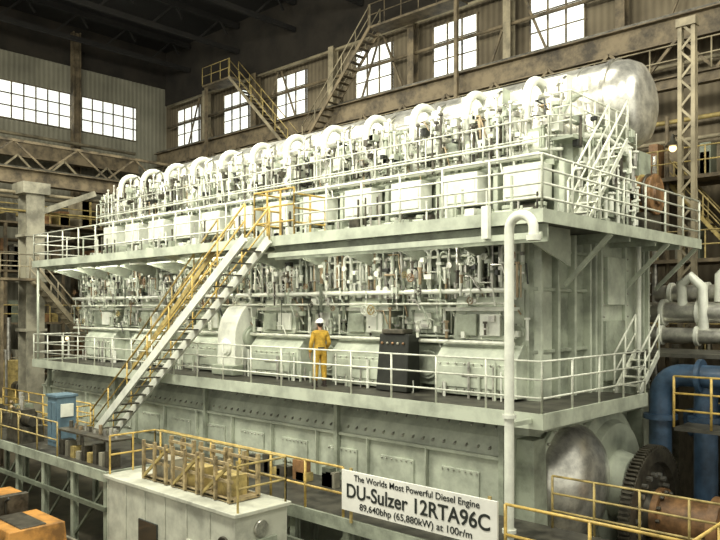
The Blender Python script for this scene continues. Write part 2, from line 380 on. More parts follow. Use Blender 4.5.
src=None
for i,x in enumerate(UX):
    if src is None:
        b=MB()
        y=16.55
        b.lathe((0,y,3.5),(0,0,1),[(0,.8),(.35,.8),(.38,.74),(.38,.66),(.7,.62),(.72,.4)],GREEN,28)
        for k in range(10):
            t=2*math.pi*k/10; cx,cy=.7*math.cos(t),y+.7*math.sin(t)
            b.cyl((cx,cy,3.85),(cx,cy,4.35),.05,STEEL,8); b.cyl((cx,cy,3.9),(cx,cy,4.1),.09,STEEL,6)
        b.lathe((0,y,4.2),(0,0,1),[(0,.45),(.12,.45),(.12,.34),(.35,.33),(.4,.42),(.48,.42),(.5,.3),(.95,.27),(1.0,.33),(1.08,.33),(1.08,.2),(1.3,.18),(1.32,.1)],SILVER,20)
        for k in range(6):
            t=2*math.pi*k/6; b.cyl((.33*math.cos(t),y+.33*math.sin(t),4.6),(.33*math.cos(t),y+.33*math.sin(t),4.85),.03,STEEL,6)
        pts=[(-.35,15.95,3.5),(-.35,15.95,5.05)]+arc((-.35,16.5,5.15),.55,math.pi,0,12,(0,1,0),(0,0,1))+[(-.35,17.05,4.6),(-.2,17.1,4.3)]
        b.tube(pts,.115,WHITE,12)
        for z in (3.7,4.55): b.lathe((-.35,15.95,z),(0,0,1),[(0,.18),(.06,.18)],SILVER,12)
        b.tube([(0,16.7,4.45),(0,17.4,4.5),(0,17.9,4.75),(0,18.4,5.1),(0,18.9,5.25)],.3,SILVER,14)
        b.lathe((0,17.35,4.5),(0,1,0),[(0,.38),(.08,.38)],SILVER,16)
        for dx,r,zt,m in ((.38,.045,5.2,WHITE),(.5,.06,4.9,GREEN),(.62,.035,5.4,STEEL),(-.6,.05,4.7,WHITE),(-.75,.035,5.0,GREEN),(.2,.03,4.9,DKSTL),(-.15,.03,5.0,STEEL)):
            b.cyl((dx,15.85,3.5),(dx,15.85,zt),r,m,8); b.cyl((dx,15.85,zt-.1),(dx,15.85,zt),r*1.8,m,8); b.cyl((dx,15.85,3.9),(dx,15.85,4.0),r*1.8,m,8)
        b.tube([(.62,15.85,5.35),(.55,16.2,5.55),(.2,16.5,5.5)],.035,STEEL)
        b.box(-.15,.25,15.6,15.95,3.55,4.3,GREEN); b.box(-.1,.2,15.56,15.6,3.7,4.2,WHITE)
        b.lathe((.05,15.75,4.3),(0,0,1),[(0,.14),(.3,.12),(.3,.17),(.38,.17),(.38,.07),(.6,.06)],SILVER,12)
        b.box(-.8,-.45,15.7,16.0,4.0,4.35,GREEN2); b.box(.4,.7,15.6,15.8,4.15,4.5,WHITE)
        b.tube([(-.8,15.6,3.7),(-.3,15.55,3.75),(.3,15.55,3.75),(.8,15.6,3.7)],.04,WHITE)
        b.tube([(.7,15.8,4.6),(.9,15.8,4.9),(.9,16.3,5.1),(.5,16.7,5.1)],.05,GREEN)
        b.wheel((.55,15.55,4.0),(0,-1,0),.11,DKSTL)
        src=b.obj('cylinder_cover_unit_1',engine)
        src.location.x=x+.3
    else:
        o=bpy.data.objects.new('cylinder_cover_unit_%d'%(i+1),src.data); sc.collection.objects.link(o); o.parent=engine; o.location.x=x+.3
b=MB()
for i,x in enumerate(UX):
    for k in range(24):
        px=x+random.uniform(-.85,.85);py=random.uniform(15.3,16.0);z0=random.uniform(3.5,3.8);h=random.uniform(.3,1.4);r=random.uniform(.012,.035)
        m=random.choice([WHITE,GREEN,WHITE,STEEL,DKSTL,DKSTL,SILVER]); b.cyl((px,py,z0),(px,py,z0+h),r,m,7); b.cyl((px,py,z0+h-.06),(px,py,z0+h),r*2,m,7)
    for k in range(14):
        px=x+random.uniform(-.8,.8);z0=random.uniform(3.6,4.8);s1=random.uniform(.03,.1)
        b.box(px-s1,px+s1,15.45,15.65,z0,z0+s1*2,random.choice([WHITE,GREEN,DARK,STEEL,DKSTL,WHITE]))
    for k in range(9):
        px=x+random.uniform(-.85,.85); py=random.uniform(14.6,15.2); h=random.uniform(.3,1.3)
        b.cyl((px,py,ZU),(px,py,ZU+h),random.uniform(.02,.04),random.choice([WHITE,GREEN,DKSTL,STEEL]),7)
    for k in range(4):
        px=x+random.uniform(-.8,.8); s1=random.uniform(.08,.2)
        b.box(px-s1,px+s1,14.9,15.2,ZU,ZU+random.uniform(.3,.7),random.choice([WHITE,GREEN,DKSTL,GREEN2]))
    for k in range(7):
        px=x+random.uniform(-.8,.6); z0=random.uniform(3.7,5.0)
        b.tube([(px,16.0,z0),(px,15.5,z0),(px+random.uniform(.1,.3),15.45,z0),(px+.3,15.45,z0-random.uniform(.2,.8))],random.uniform(.015,.03),random.choice([COPPER,WHITE,STEEL,DARK,WHITE]))
b.cyl((-29.8,15.45,3.62),(-8.7,15.45,3.62),.07,WHITE,10); b.cyl((-29.8,15.3,3.9),(-8.7,15.3,3.9),.03,RAILW,8)
b.cyl((-29.8,17.6,5.3),(-9,17.6,5.3),.09,WHITE,10)
b.cyl((-29.8,18.2,5.75),(-9,18.2,5.75),.14,SILVER,12)
b.cyl((-29.8,15.1,2.3),(-8.7,15.1,2.3),.05,GREEN,8)
b.obj('cylinder_top_pipework',engine)

b=MB()
MY,MZ,MR=19.4,5.5,1.2
b.lathe((-30.2,MY,MZ),(1,0,0),[(0,.3),(.1,.8),(.35,1.1),(.6,MR),(21.7,MR),(22.05,MR*.97),(22.3,MR*.86),(22.45,MR*.62),(22.5,.25)],SILVER,48)
for i in range(13):
    x=-30+1.68*i+.5; b.lathe((x,MY,MZ),(1,0,0),[(0,MR+.03),(.07,MR+.03)],SILVER,48)
b.lathe((-8.55,MY,MZ),(1,0,0),[(0,MR+.06),(.12,MR+.06)],STEEL,48)
for i in range(7):
    x=-29+3.2*i; b.box(x-.15,x+.15,18.6,20.4,4.1,4.7,GREEN2)
for i in range(12):
    x=UX[i]; b.box(x-.45,x+.45,18.2,18.8,5.75,6.15,WHITE)
b.box(-10.4,-9.3,17.9,18.5,5.5,6.2,WHITE); b.box(-12.6,-11.2,17.8,18.4,5.6,6.2,GREEN)
b.box(-9.9,-8.7,17.3,17.9,4.9,5.3,SILVER)
b.tube([(-9.2,17.6,5.2),(-8.6,17.6,5.1),(-8.5,17.6,4.6),(-8.5,17.6,2.0)],.12,SILVER,12)
b.tube([(-8.6,18.3,4.6),(-8.35,18.3,4.4),(-8.3,18.3,3.8),(-8.3,18.3,2.0)],.09,GREEN,12)
b.obj('exhaust_manifold',engine,0)
b=MB()
b.box(-8.6,-8.1,15.9,18.7,ZU,3.9,GREEN)
b.box(-8.12,-8.0,16.2,17.2,2.1,3.6,WHITE); b.box(-8.12,-8.02,17.4,18.5,2.3,3.5,GREEN2)
b.box(-8.7,-8.0,17.2,18.9,3.9,4.4,GREEN2)
for y in (16,16.6,17.3,18.0,18.6): b.cyl((-7.95,y,ZU),(-7.95,y,4.2),.05,WHITE,8)
b.tube([(-7.9,16.0,4.0),(-7.9,17,4.2),(-7.9,18.4,4.0),(-7.9,18.9,3.2)],.07,WHITE,10)
for k in range(36):
    y=random.uniform(15.6,19); z=random.uniform(ZU,3.9); h=random.uniform(.2,.9); r=random.uniform(.02,.06)
    b.cyl((-7.85,y,z),(-7.85,y,z+h),r,random.choice([WHITE,GREEN,STEEL,DKSTL]),8); b.cyl((-7.85,y,z+h-.06),(-7.85,y,z+h),r*1.8,WHITE,8)
    s1=random.uniform(.05,.14); y=random.uniform(15.6,19); z=random.uniform(ZU,4.5); b.box(-8.0,-7.85,y,y+s1*2,z,z+s1*2,random.choice([WHITE,GREEN,DARK,GREEN3]))
b.lathe((-8.7,19.7,3.05),(1,0,0),[(0,.55),(.6,.55),(.6,.5),(1.0,.5),(1.0,.55),(1.08,.55),(1.08,.3),(1.15,.28)],RUST,32)
for k in range(5): b.lathe((-8.6+k*.19,19.7,3.05),(1,0,0),[(0,.57),(.06,.57)],YELD if k%2 else DKSTL,32)
b.box(-8.6,-7.7,19.2,20.2,ZU,2.55,DKSTL)
b.box(-8.8,-8.3,20.2,21,ZU,4.4,GREEN2)
b.obj('turbocharger_end_equipment',engine,0.015)

# ------------------------------------------------------------------ decks
b=MB()
def deckplate(z,x0,x1,y0,y1,fh,fm):
    b.box(x0,x1,y0,y1,z-.07,z,DECK)
    b.box(x0,x1,y0-.05,y0,z-fh,z+.06,fm)
    b.box(x1,x1+.05,y0-.05,y1,z-fh,z+.06,fm)
    b.box(x0-.05,x0,y0-.05,y1,z-fh,z+.06,fm)
deckplate(ZL,XF,XN,12.5,14.9,.24,GREEN)
b.box(-8.45,XN,14.9,17.4,ZL-.07,ZL,DECK); b.box(XN,XN+.05,14.9,17.4,ZL-.24,ZL+.06,GREEN)
deckplate(ZU,XF,XN,12.5,15.3,.2,GREEN)
b.box(-8.6,XN,15.3,21.1,ZU-.07,ZU,DECK); b.box(XN,XN+.05,15.3,21.1,ZU-.2,ZU+.06,GREEN)
b.box(-15.0,XN,12.46,12.52,ZU-.5,ZU-.38,GREEN); b.box(-15.0,XN,12.7,12.75,ZU-.55,ZU-.2,GREEN2)
x=XF+.3
while x<XN:
    for z,y1 in ((ZL,13.3),(ZU,15.2)):
        b.box(x-.03,x+.03,12.52,y1,z-.2,z-.07,GREEN)
    b.add([(x-.02,12.6,ZU-.2),(x-.02,15.25,ZU-.2),(x-.02,15.25,ZU-.9),(x+.02,12.6,ZU-.2),(x+.02,15.25,ZU-.2),(x+.02,15.25,ZU-.9)],[(0,1,2),(5,4,3),(0,3,4,1),(1,4,5,2),(2,5,3,0)],GREEN)
    x+=PITCH
for y in (16.5,18,19.6): b.box(-8.4,XN,y-.03,y+.03,ZU-.3,ZU-.07,GREEN2)
for yb in (15.5,18.8,20.8):
    b.beam((-8.1,yb,ZU-1.3),(XN+.0,yb,ZU-.2),.08,.1,GREEN)
b.box(-8.25,-8.1,12.33,12.45,ZU-.45,ZU+.2,WHITE)
b.cyl((-29.3,12.58,ZL),(-29.3,12.58,ZU-.07),.05,GREEN,8)
for x in (-29.3,-24,-18.6,-13,-8.2): b.box(x-.06,x+.06,12.97,13.1,-4.25,ZL-.07,GREEN2)
b.obj('walkway_decks',engine,0)
b=MB()
for x in (-28,-24.6,-21.2,-17.8,-14.4,-11,):
    b.box(x-.65,x+.65,13.0,13.15,ZU-.3,ZU-.22,GREEN2); b.cyl((x-.6,13.075,ZU-.32),(x+.6,13.075,ZU-.32),.02,TUBEL,8)  # added fittings, put in with the lights under the upper deck
b.obj('added_deck_fittings',engine)
b=MB()
rail(b,[(XF,12.5,ZU),(-15.6,12.5,ZU)],1.1,RAILW,1.25,3)
rail(b,[(-14.0,12.5,ZU),(XN,12.5,ZU),(XN,21.05,ZU)],1.1,RAILW,1.15,4)
rail(b,[(XF,12.5,ZU),(XF,15.2,ZU)],1.1,RAILW,1.3,3)
rail(b,[(XF,12.5,ZL),(XN,12.5,ZL),(XN,17.35,ZL)],1.05,RAILW,1.25,3,.022)
rail(b,[(XF,12.5,ZL),(XF,14.9,ZL)],1.05,RAILW,1.2,3)
rail(b,[(-29.8,15.3,3.5),(-8.4,15.3,3.5),(-8.0,17.5,3.9)],.95,RAILW,1.78,2,.02)
rail(b,[(-7.9,15.4,3.95),(-7.9,19.0,3.95)],1.0,RAILW,.6,3,.02)
rail(b,[(-8.4,15.4,3.95),(-7.9,15.4,3.95)],1.0,RAILW,.6,3,.02)
b.box(-8.4,-7.85,15.4,19.0,3.88,3.95,GREEN2)
stair(b,(-7.55,16.6,3.9),(-7.55,14.6,ZU),(1,0,0),.45,RAILW,RAILW,9,.1,.03,RAILW,.9)
b.obj('walkway_railings',engine)
b=MB()
rail(b,[(-15.6,12.5,ZU),(-14.0,12.5,ZU)],1.25,YEL,.5,3,.026)
rail(b,[(-15.6,12.5,ZU),(-15.6,13.4,ZU)],1.25,YEL,.5,3,.026)
rail(b,[(-14,12.5,ZU),(-14,13.6,ZU)],1.1,YEL,.5,3,.026)
b.obj('stair_head_gate',engine)

b=MB()
stair(b,(-14.8,11.55,1.8),(-22.9,11.55,-4.2),(0,1,0),.8,WHITE,DKSTL,20,.24,.07,YEL,.85)
b.obj('access_staircase')
b=MB()
stair(b,(-17.6,12.75,1.8),(-22.4,12.75,-2.0),(0,1,0),.6,YELD,YELD,15,.16,.05,YELD,.8)
b.obj('inner_staircase',engine)

b=MB(); SX=-7.22
b.tube([(SX,11.7,-6.5),(SX,11.7,1.35)]+arc((SX+.25,11.7,1.45),.25,math.pi,0.15,10,(1,0,0),(0,0,1))+[(SX+.5,11.7,1.3)],.09,WHITE,16)
for z in (-6.45,-4.1,-2.0): b.lathe((SX,11.7,z),(0,0,1),[(0,.13),(.07,.13)],WHITE,16)
b.lathe((SX+.5,11.7,1.22),(0,0,1),[(0,.13),(.1,.13)],WHITE,16)
b.box(SX-.05,SX+.05,11.75,12.43,ZL-.12,ZL-.04,GREEN)
b.obj('service_standpipe')

# ------------------------------------------------------------------ low platform along the engine + yellow rails
b=MB()
b.box(-17.0,-3.6,10.5,12.95,-4.32,-4.22,DECK); b.box(-17.0,-3.6,10.44,10.5,-4.42,-4.16,GREEN2)
for i in range(9):
    x=-16.7+i*1.6
    b.ibeam((x,10.65,-6.5),(x,10.65,-4.32),.16,.16,GREEN2); b.ibeam((x,12.7,-6.5),(x,12.7,-4.32),.16,.16,GREEN2)
    if i<8: b.beam((x,10.65,-6.3),(x+1.6,10.65,-4.5),.06,.06,GREEN2)
b.box(-17,-3.6,10.42,10.5,-5.0,-4.86,GREEN2); b.box(-17,-3.6,10.42,10.5,-5.7,-5.6,GREEN2)
rail(b,[(-17,10.5,-4.22),(-10.3,10.5,-4.22)],1.05,YEL,1.2,2,.026)
rail(b,[(-6.55,10.5,-4.22),(-3.6,10.5,-4.22),(-3.6,12.9,-4.22)],1.0,YEL,1.2,2,.026)
rail(b,[(-7.0,12.9,-4.22),(-3.6,12.9,-4.22)],1.0,YELD,.8,3,.022)
for k in range(16):
    x=random.uniform(-16.5,-11); s1=random.uniform(.08,.25); b.box(x,x+s1*1.6,12.2,12.2+s1,-4.22,-4.22+random.uniform(.1,.5),random.choice([DKSTL,GREYC,YELD,GREEN3,RUST]))
b.obj('maintenance_platform')
e=empty('engine_banner')
b=MB(); b.box(-10.2,-6.62,10.36,10.4,-3.95,-3.17,SIGNW)
for x in (-10.0,-6.8): b.box(x-.03,x+.03,10.4,10.43,-4.2,-3.12,YELD)
b.obj('board',e)
def text(s,x,z,size,bold=0.0,w=None):
    c=bpy.data.curves.new('lettering','FONT'); c.body=s; c.size=size; c.align_x='CENTER'; c.offset=bold; c.extrude=0.003
    c.materials.append(INK)
    o=bpy.data.objects.new('lettering',c); sc.collection.objects.link(o); o.parent=e
    o.rotation_euler=(math.pi/2,0,0); o.location=(x,10.352,z+OZ)
    bpy.context.view_layer.update()
    if w: o.scale.x=w/o.dimensions.x
text('The Worlds Most Powerful Diesel Engine',-8.41,-3.34,.17,0.001,2.9)
text('DU-Sulzer 12RTA96C',-8.41,-3.68,.38,0.006,3.3)
text('89,640bhp (65,880kW) at 100r/m',-8.41,-3.88,.18,0.001,2.6)

# ------------------------------------------------------------------ cabin
cab=empty('control_cabin')
b=MB()
cx0,cx1,cy0,cy1=-16.2,-11.3,8.6,9.9
b.box(cx0,cx1,cy0,cy1,-6.5,-3.98,CABIN); b.box(cx0-.08,cx1+.08,cy0-.08,cy1+.05,-3.98,-3.9,CABIN)
for k in range(7):
    x=cx0+.02+k*(cx1-cx0-.04)/6; b.box(x-.025,x+.025,cy0-.02,cy0,-6.5,-3.98,CABIN)
b.box(-14.78,-14.02,cy0-.04,cy0,-5.3,-4.65,GLASSD); b.box(-14.82,-13.98,cy0-.06,cy0-.01,-5.36,-5.3,WHITE)
b.box(-12.9,-12.1,cy0-.05,cy0,-5.4,-4.7,CABIN)
for k in range(6): b.box(-12.85,-12.15,cy0-.07,cy0-.05,-5.35+k*.11,-5.3+k*.11,GREEN2)
b.box(cx1,cx1+.05,8.85,9.6,-6.45,-4.5,GREEN2)
b.lathe((-11.65,cy0,-4.6),(0,-1,0),[(0,.2),(.05,.2),(.05,.16),(.02,.15),(.02,.05),(.07,.05)],DKSTL,20)
b.lathe((cx1,9.2,-4.3),(1,0,0),[(0,.17),(.06,.17),(.06,.13)],STEEL,20)
b.obj('cabin_body',cab,0.012)
b=MB()
rail(b,[(cx0,cy1-.05,-3.9),(cx0,cy0+.05,-3.9)],.9,YEL,.7,2,.023)
rail(b,[(cx1,cy0+.05,-3.9),(cx1,cy1-.05,-3.9),(cx0,cy1-.05,-3.9)],.9,YELD,1.1,2,.023)
b.obj('roof_railing',cab)
b=MB()
for x0 in (-15.2,-14.0,-12.9):
    x1=x0+1.0
    for z in (-3.86,-3.5,-3.15): 
        b.box(x0,x1,8.95,9.0,z,z+.06,WOOD); b.box(x0,x1,9.6,9.65,z,z+.06,WOOD)
    for x in (x0,x0+.46,x1-.08):
        b.box(x,x+.07,8.9,8.96,-3.88,-3.0,WOOD); b.box(x,x+.07,9.62,9.7,-3.88,-3.0,WOOD)
    b.beam((x0,8.93,-3.85),(x1,8.93,-3.1),.05,.06,YELD)
    b.box(x0,x1,8.95,9.65,-3.88,-3.82,WOOD)
    b.box(x0+.15,x1-.2,9.1,9.5,-3.82,-3.4,random.choice([DKSTL,YELD,GREYC]))
b.obj('timber_packing_crate')

# ------------------------------------------------------------------ left trestle platform
b=MB()
b.box(-31,-17.6,9.3,12.0,-4.3,-4.2,DECK); b.box(-31,-17.6,9.24,9.3,-4.42,-4.16,GREEN2); b.box(-17.6,-17.54,9.24,12,-4.42,-4.16,GREEN2)
for i in range(8):
    x=-30.6+i*1.84
    for y in (9.4,11.9): b.ibeam((x,y,-6.5),(x,y,-4.3),.16,.16,GREEN2)
    if i<7: b.beam((x,9.4,-6.2),(x+1.84,9.4,-4.5),.06,.06,GREEN3)
b.box(-31,-17.6,9.26,9.34,-5.2,-5.08,GREEN3)
rail(b,[(-31,9.3,-4.2),(-20.4,9.3,-4.2)],1.0,YELD,1.4,2,.023)
rail(b,[(-31,11.9,-4.2),(-23.6,11.9,-4.2)],1.0,YEL,1.2,3,.025)
rail(b,[(-24.5,10.7,-4.2),(-23.2,10.7,-4.2),(-23.2,11.8,-4.2)],1.0,YEL,.7,3,.025)
b.obj('trestle_platform')
b=MB()
b.box(-22.6,-21.95,10.0,10.6,-4.2,-2.7,BLUEC); b.box(-22.65,-21.9,9.95,10.65,-2.7,-2.62,BLUEC)
b.box(-22.55,-22.3,9.97,10.0,-4.05,-2.85,BLUEC); b.box(-22.25,-22.0,9.97,10.0,-4.05,-2.85,BLUEC)
b.box(-21.95,-21.9,10.1,10.5,-3.3,-2.9,WHITE); b.cyl((-22.28,9.97,-3.5),(-22.28,9.93,-3.4),.02,STEEL,6)
b.obj('blue_cabinet',None,0.015)
for (mx,my,mm) in ((-27.6,10.2,YELD),(-25.2,10.3,GREEN3),(-29.3,10.4,RUST),(-23.9,9.8,DKSTL)):
    b=MB()
    b.box(mx-.6,mx+.6,my-.3,my+.4,-4.2,-3.7,DKSTL,(.05,.05)); b.box(mx-.35,mx+.2,my-.25,my+.3,-3.7,-3.2,mm,(.04,.04))
    b.cyl((mx+.2,my,-3.5),(mx+.75,my,-3.5),.18,DKSTL,14); b.cyl((mx-.1,my,-3.2),(mx-.1,my,-2.8),.07,STEEL,8)
    b.tube([(mx-.5,my,-3.7),(mx-.5,my,-3.3),(mx-.2,my-.3,-3.1)],.05,COPPER); b.wheel((mx+.45,my-.32,-3.3),(0,-1,0),.12,YELD)
    b.obj('pump_unit',None,0.01)
b=MB()
for k in range(9):
    x=-20.9+k*.33; s1=random.uniform(.1,.15); h=random.uniform(.2,.6)
    b.box(x,x+s1*1.7,9.6,9.6+s1*2.4,-4.2,-4.2+h,random.choice([DKSTL,YELD,GREEN3,GREYC,DKSTL]))
b.box(-21,-17.9,9.55,10.3,-3.5,-3.45,DKSTL)
for x in (-20.9,-19.5,-18.0):
    for y in (9.6,10.25): b.cyl((x,y,-4.2),(x,y,-3.5),.03,DKSTL,6)
for k in range(10):
    x=-20.8+k*.29; b.cyl((x,9.9,-3.45),(x,9.9,-3.45+random.uniform(.08,.35)),random.uniform(.03,.07),random.choice([STEEL,YELD,COPPER,DKSTL]),10)
b.obj('workbench')
for k,(x,y,m) in enumerate(((-21.6,7.4,DKSTL),(-21.0,8.4,RUST),(-22.4,8.1,GREEN3),(-24.2,8.3,DKSTL),(-23.4,7.3,BLUEC))):
    b=MB(); b.lathe((x,y,-6.5),(0,0,1),[(0,.28),(.02,.29),(.29,.28),(.3,.3),(.33,.28),(.58,.28),(.6,.3),(.63,.28),(.86,.29),(.88,.27)],m,24); b.obj('oil_drum')
b=MB()   # steel section stack on the floor in front of the trestle
for k in range(7): b.ibeam((-20.5,8.35+.0+.09*k,-6.35+.17*(k%3)),(-17.0,8.35+.09*k,-6.35+.17*(k%3)),.08,.15,random.choice([GREYC,RUST,DKSTL]))
b.obj('steel_section_stack')
b=MB()
b.box(-20.4,-16.6,6.4,8.0,-6.2,-5.5,ORANGE,(.05,.05)); b.box(-18.6,-16.8,6.5,7.9,-5.5,-5.0,ORANGE,(.12,.12))
b.box(-20.3,-19.0,6.5,7.9,-5.5,-4.7,ORANGE,(.2,.1)); b.box(-18.9,-18.7,6.6,7.8,-5.5,-4.6,DKSTL)
b.box(-18.3,-17.1,6.38,6.44,-6.0,-5.65,DARK); b.box(-18.4,-17.0,6.9,7.5,-5.02,-4.97,DKSTL)
for k in range(6): b.box(-18.3+k*.2,-18.2+k*.2,6.46,6.52,-5.45,-5.1,DKSTL)
for x in (-19.8,-17.3):
    for y in (6.5,7.9): b.lathe((x,y-.1,-6.2),(0,1,0),[(0,.3),(.2,.3)],DARK,20)
b.tube([(-18.6,7.2,-5.0),(-18.6,7.2,-4.7),(-18.4,7.2,-4.6)],.04,DARK)
b.obj('orange_shop_tractor',None,0.03)

# ------------------------------------------------------------------ right-hand area
b=MB()
b.box(-8.0,-4.6,18.6,20.9,-1.2,-1.1,DECK); b.box(-4.6,-4.55,18.6,20.9,-1.3,-1.05,GREEN2)
for x,y in ((-4.8,18.7),(-4.8,20.8)): b.ibeam((x,y,-6.5),(x,y,-1.2),.14,.14,BEIGE)
stair(b,(-7.75,18.6,-1.1),(-7.75,17.35,-2.05),(1,0,0),.6,RAILW,RAILW,5,.16,.04,RAILW,.95)
rail(b,[(-4.6,18.7,-1.1),(-4.6,20.8,-1.1)],1.0,YELD,1.0,3)
b.obj('side_landing',engine)
b=MB()
for k,(x,y,rr) in enumerate(((-7.0,18.3,.3),(-6.0,18.5,.3))):
    b.tube([(x,y,-6.5),(x,y,-2.2)]+arc((x+.55,y,-2.15),.55,math.pi,math.pi/2,8,(1,0,0),(0,0,1))+[(x+3,y,-1.6)],rr*.9,BLUE,18)
    b.lathe((x,y,-2.7),(0,0,1),[(0,.4),(.12,.4)],BLUE,20); b.lathe((x+.9,y,-1.6),(1,0,0),[(0,.4),(.1,.4)],BLUE,20)
b.tube([(-6.7,19.4,-2.9),(-5.5,19.4,-2.6),(-3,19.4,-2.6)],.35,BLUE,16)
b.obj('cooling_water_pipes')
b=MB()
b.box(-6.2,-3.0,17.0,17.9,-2.75,-2.67,DECK)
for x in (-4.8,-3.2): b.ibeam((x,17.8,-6.5),(x,17.8,-2.75),.1,.1,YELD)
rail(b,[(-6.2,17.0,-2.67),(-3.0,17.0,-2.67)],1.15,YEL,.8,3,.026)
b.obj('yellow_guard_platform')
b=MB()
for z,y,r in ((-.1,21.6,.3),(.45,22.2,.25),(-.75,21.4,.22)):
    b.cyl((-8.6,y,z),(-2,y,z),r,SILVER,18)
    for x in (-8.2,-7.2,-6.0,-4.8): b.lathe((x,y,z),(1,0,0),[(0,r*1.3),(.1,r*1.3)],WHITE,18)
b.tube([(-8.6,21.6,-.1),(-9.0,21.6,-.1),(-9.3,21.6,-.4),(-9.3,21.6,-6.5)],.3,SILVER,16)
b.tube([(-6.6,21.6,.2),(-6.6,21.6,.9),(-6.3,21.6,1.2),(-5,21.6,1.2)],.18,WHITE,14)
b.tube([(-7.6,21.5,.1),(-7.6,21.4,.7),(-7.3,21.3,.9),(-7.0,21.3,.6),(-7.0,21.4,-.6)],.14,WHITE,12)
for x in (-7.7,-4.2): b.box(x-.1,x+.1,21.2,22.5,-6.5,-1.0,DKSTL)
b.obj('overhead_steam_pipes')

# ------------------------------------------------------------------ crane runway: columns, girders, stairs, one structure
crane=empty('crane_runway')
def lattice_column(name,x,y,z1,w,d,m,z0=-6.5):
    b=MB()
    for sx in (-1,1):
        b.ibeam((x+sx*w/2,y,z0),(x+sx*w/2,y,z1),d*.35,d*.6,m)
    z=z0;k=0
    while z<z1-w:
        s_=1 if k%2 else -1
        b.beam((x-s_*w/2,y-d*.2,z),(x+s_*w/2,y-d*.2,z+w*1.1),.04,.07,m)
        z+=w*1.1;k+=1
    b.box(x-w*.8,x+w*.8,y-d*.6,y+d*.6,z0,z0+.2,m)
    b.box(x-w*.75,x+w*.75,y-d*.5,y+d*.5,z1-.25,z1,m)
    return b.obj(name,crane)
lattice_column('column_1',-8.2,23.6,9.0,.4,.35,BEIGE)
lattice_column('column_2',-4.5,23.6,9.0,.4,.35,BEIGE)
for k,x in enumerate((-11.5,-13.5,-16.3,-18.8,-21.4,-24,-26.6,-29.2,-32.8,-34.2,-37.6,-39.6)):
    if k%2: lattice_column('column_%d'%(k+3),x,25.9,9.0,.8,.5,BEIGE if k in(1,5,9) else BROWN)
    else: 
        b=MB(); b.ibeam((x,26.4,-6.5),(x,26.4,13.3),.35,.4,BEIGE if k%4 else BROWN); b.obj('wall_post_%d'%k,crane)
b=MB()
b.ibeam((-42,25.7,9.5),(6,25.7,9.5),.5,.9,BROWN); b.box(-42,6,25.65,25.75,9.95,10.1,DKSTL)
b.ibeam((-42,25.3,7.6),(6,25.3,7.6),.3,.4,BROWN)
x=-41.5
while x<5:
    b.beam((x,25.3,7.8),(x+1.2,25.3,9.1),.08,.1,BROWN); b.beam((x+1.2,25.3,9.1),(x+2.4,25.3,7.8),.08,.1,BROWN); x+=2.4
for z,m in ((6.6,YELD),(5.9,BEIGE),(11.8,BROWN),(10.2,BEIGE),(13.2,BEIGE),(8.6,BEIGE)): b.cyl((-42,26.5,z),(6,26.5,z),.08,m,8)
rail(b,[(-42,25.2,7.85),(6,25.2,7.85)],1.0,BEIGE,2.0,2,.025)
x=-41
while x<-8:
    b.beam((x,26.6,7.6),(x+2.4,26.6,13.2),.06,.1,BROWN); b.beam((x+5,26.6,7.6),(x+2.6,26.6,13.2),.06,.1,BROWN); x+=7.5
b.obj('runway_girder',crane)
b=MB()
stair(b,(-33.5,25.0,13.0),(-28.5,25.0,8.2),(0,1,0),.7,BEIGE,BROWN,18,.16,.05,YELD,1.0)
stair(b,(-22.8,25.0,13.0),(-27.4,25.0,8.2),(0,1,0),.7,BROWN,BROWN,18,.16,.05,BEIGE,1.0)
b.box(-36,-33.4,25,25.9,12.9,13.0,BROWN); rail(b,[(-36,25,13),(-33.4,25,13)],1,YELD,1,2)
b.box(-22.9,-18,25,25.9,12.9,13.0,BROWN); rail(b,[(-22.9,25,13),(-18,25,13)],1,BROWN,1,2)
for x in (-35.9,-18.1): b.beam((x,25.2,7.9),(x,25.2,12.9),.15,.15,BROWN)
b.obj('access_stairs',crane)
b=MB()
for z in (-4,-1.5,1.5,4.2):
    b.box(-11,4,24.6,26.4,z,z+.12,BROWN); rail(b,[(-11,24.6,z+.12),(4,24.6,z+.12)],.9,YELD,1.5,2,.025)
for x in (-10.5,-7,-3.2,.5): b.beam((x,24.7,-6.5),(x,24.7,7.4),.14,.14,YELD if x==-7 else BROWN)
for x in (-9.3,-6.3,-3): stair(b,(x,25,4.2),(x+2.2,25,1.6),(0,1,0),.5,YELD,BROWN,9,.12,.05,YELD,.8)
for k in range(50):
    x=random.uniform(-10.5,1); z=random.choice([-3.9,-1.4,1.62,4.32]); s1=random.uniform(.15,.5)
    b.box(x,x+s1,25.6,26.2,z,z+random.uniform(.3,1.5),random.choice([BROWN,DKSTL,BEIGE,GREEN3,RUST,GREYC]))
for k in range(16):
    x=-10+k*.6+random.uniform(-.3,.3); b.cyl((x,24.9,-6.5),(x,24.9,random.uniform(3,9)),random.uniform(.03,.1),random.choice([BEIGE,STEEL,YELD,BROWN]),10)
b.obj('rear_plant_gallery',crane)
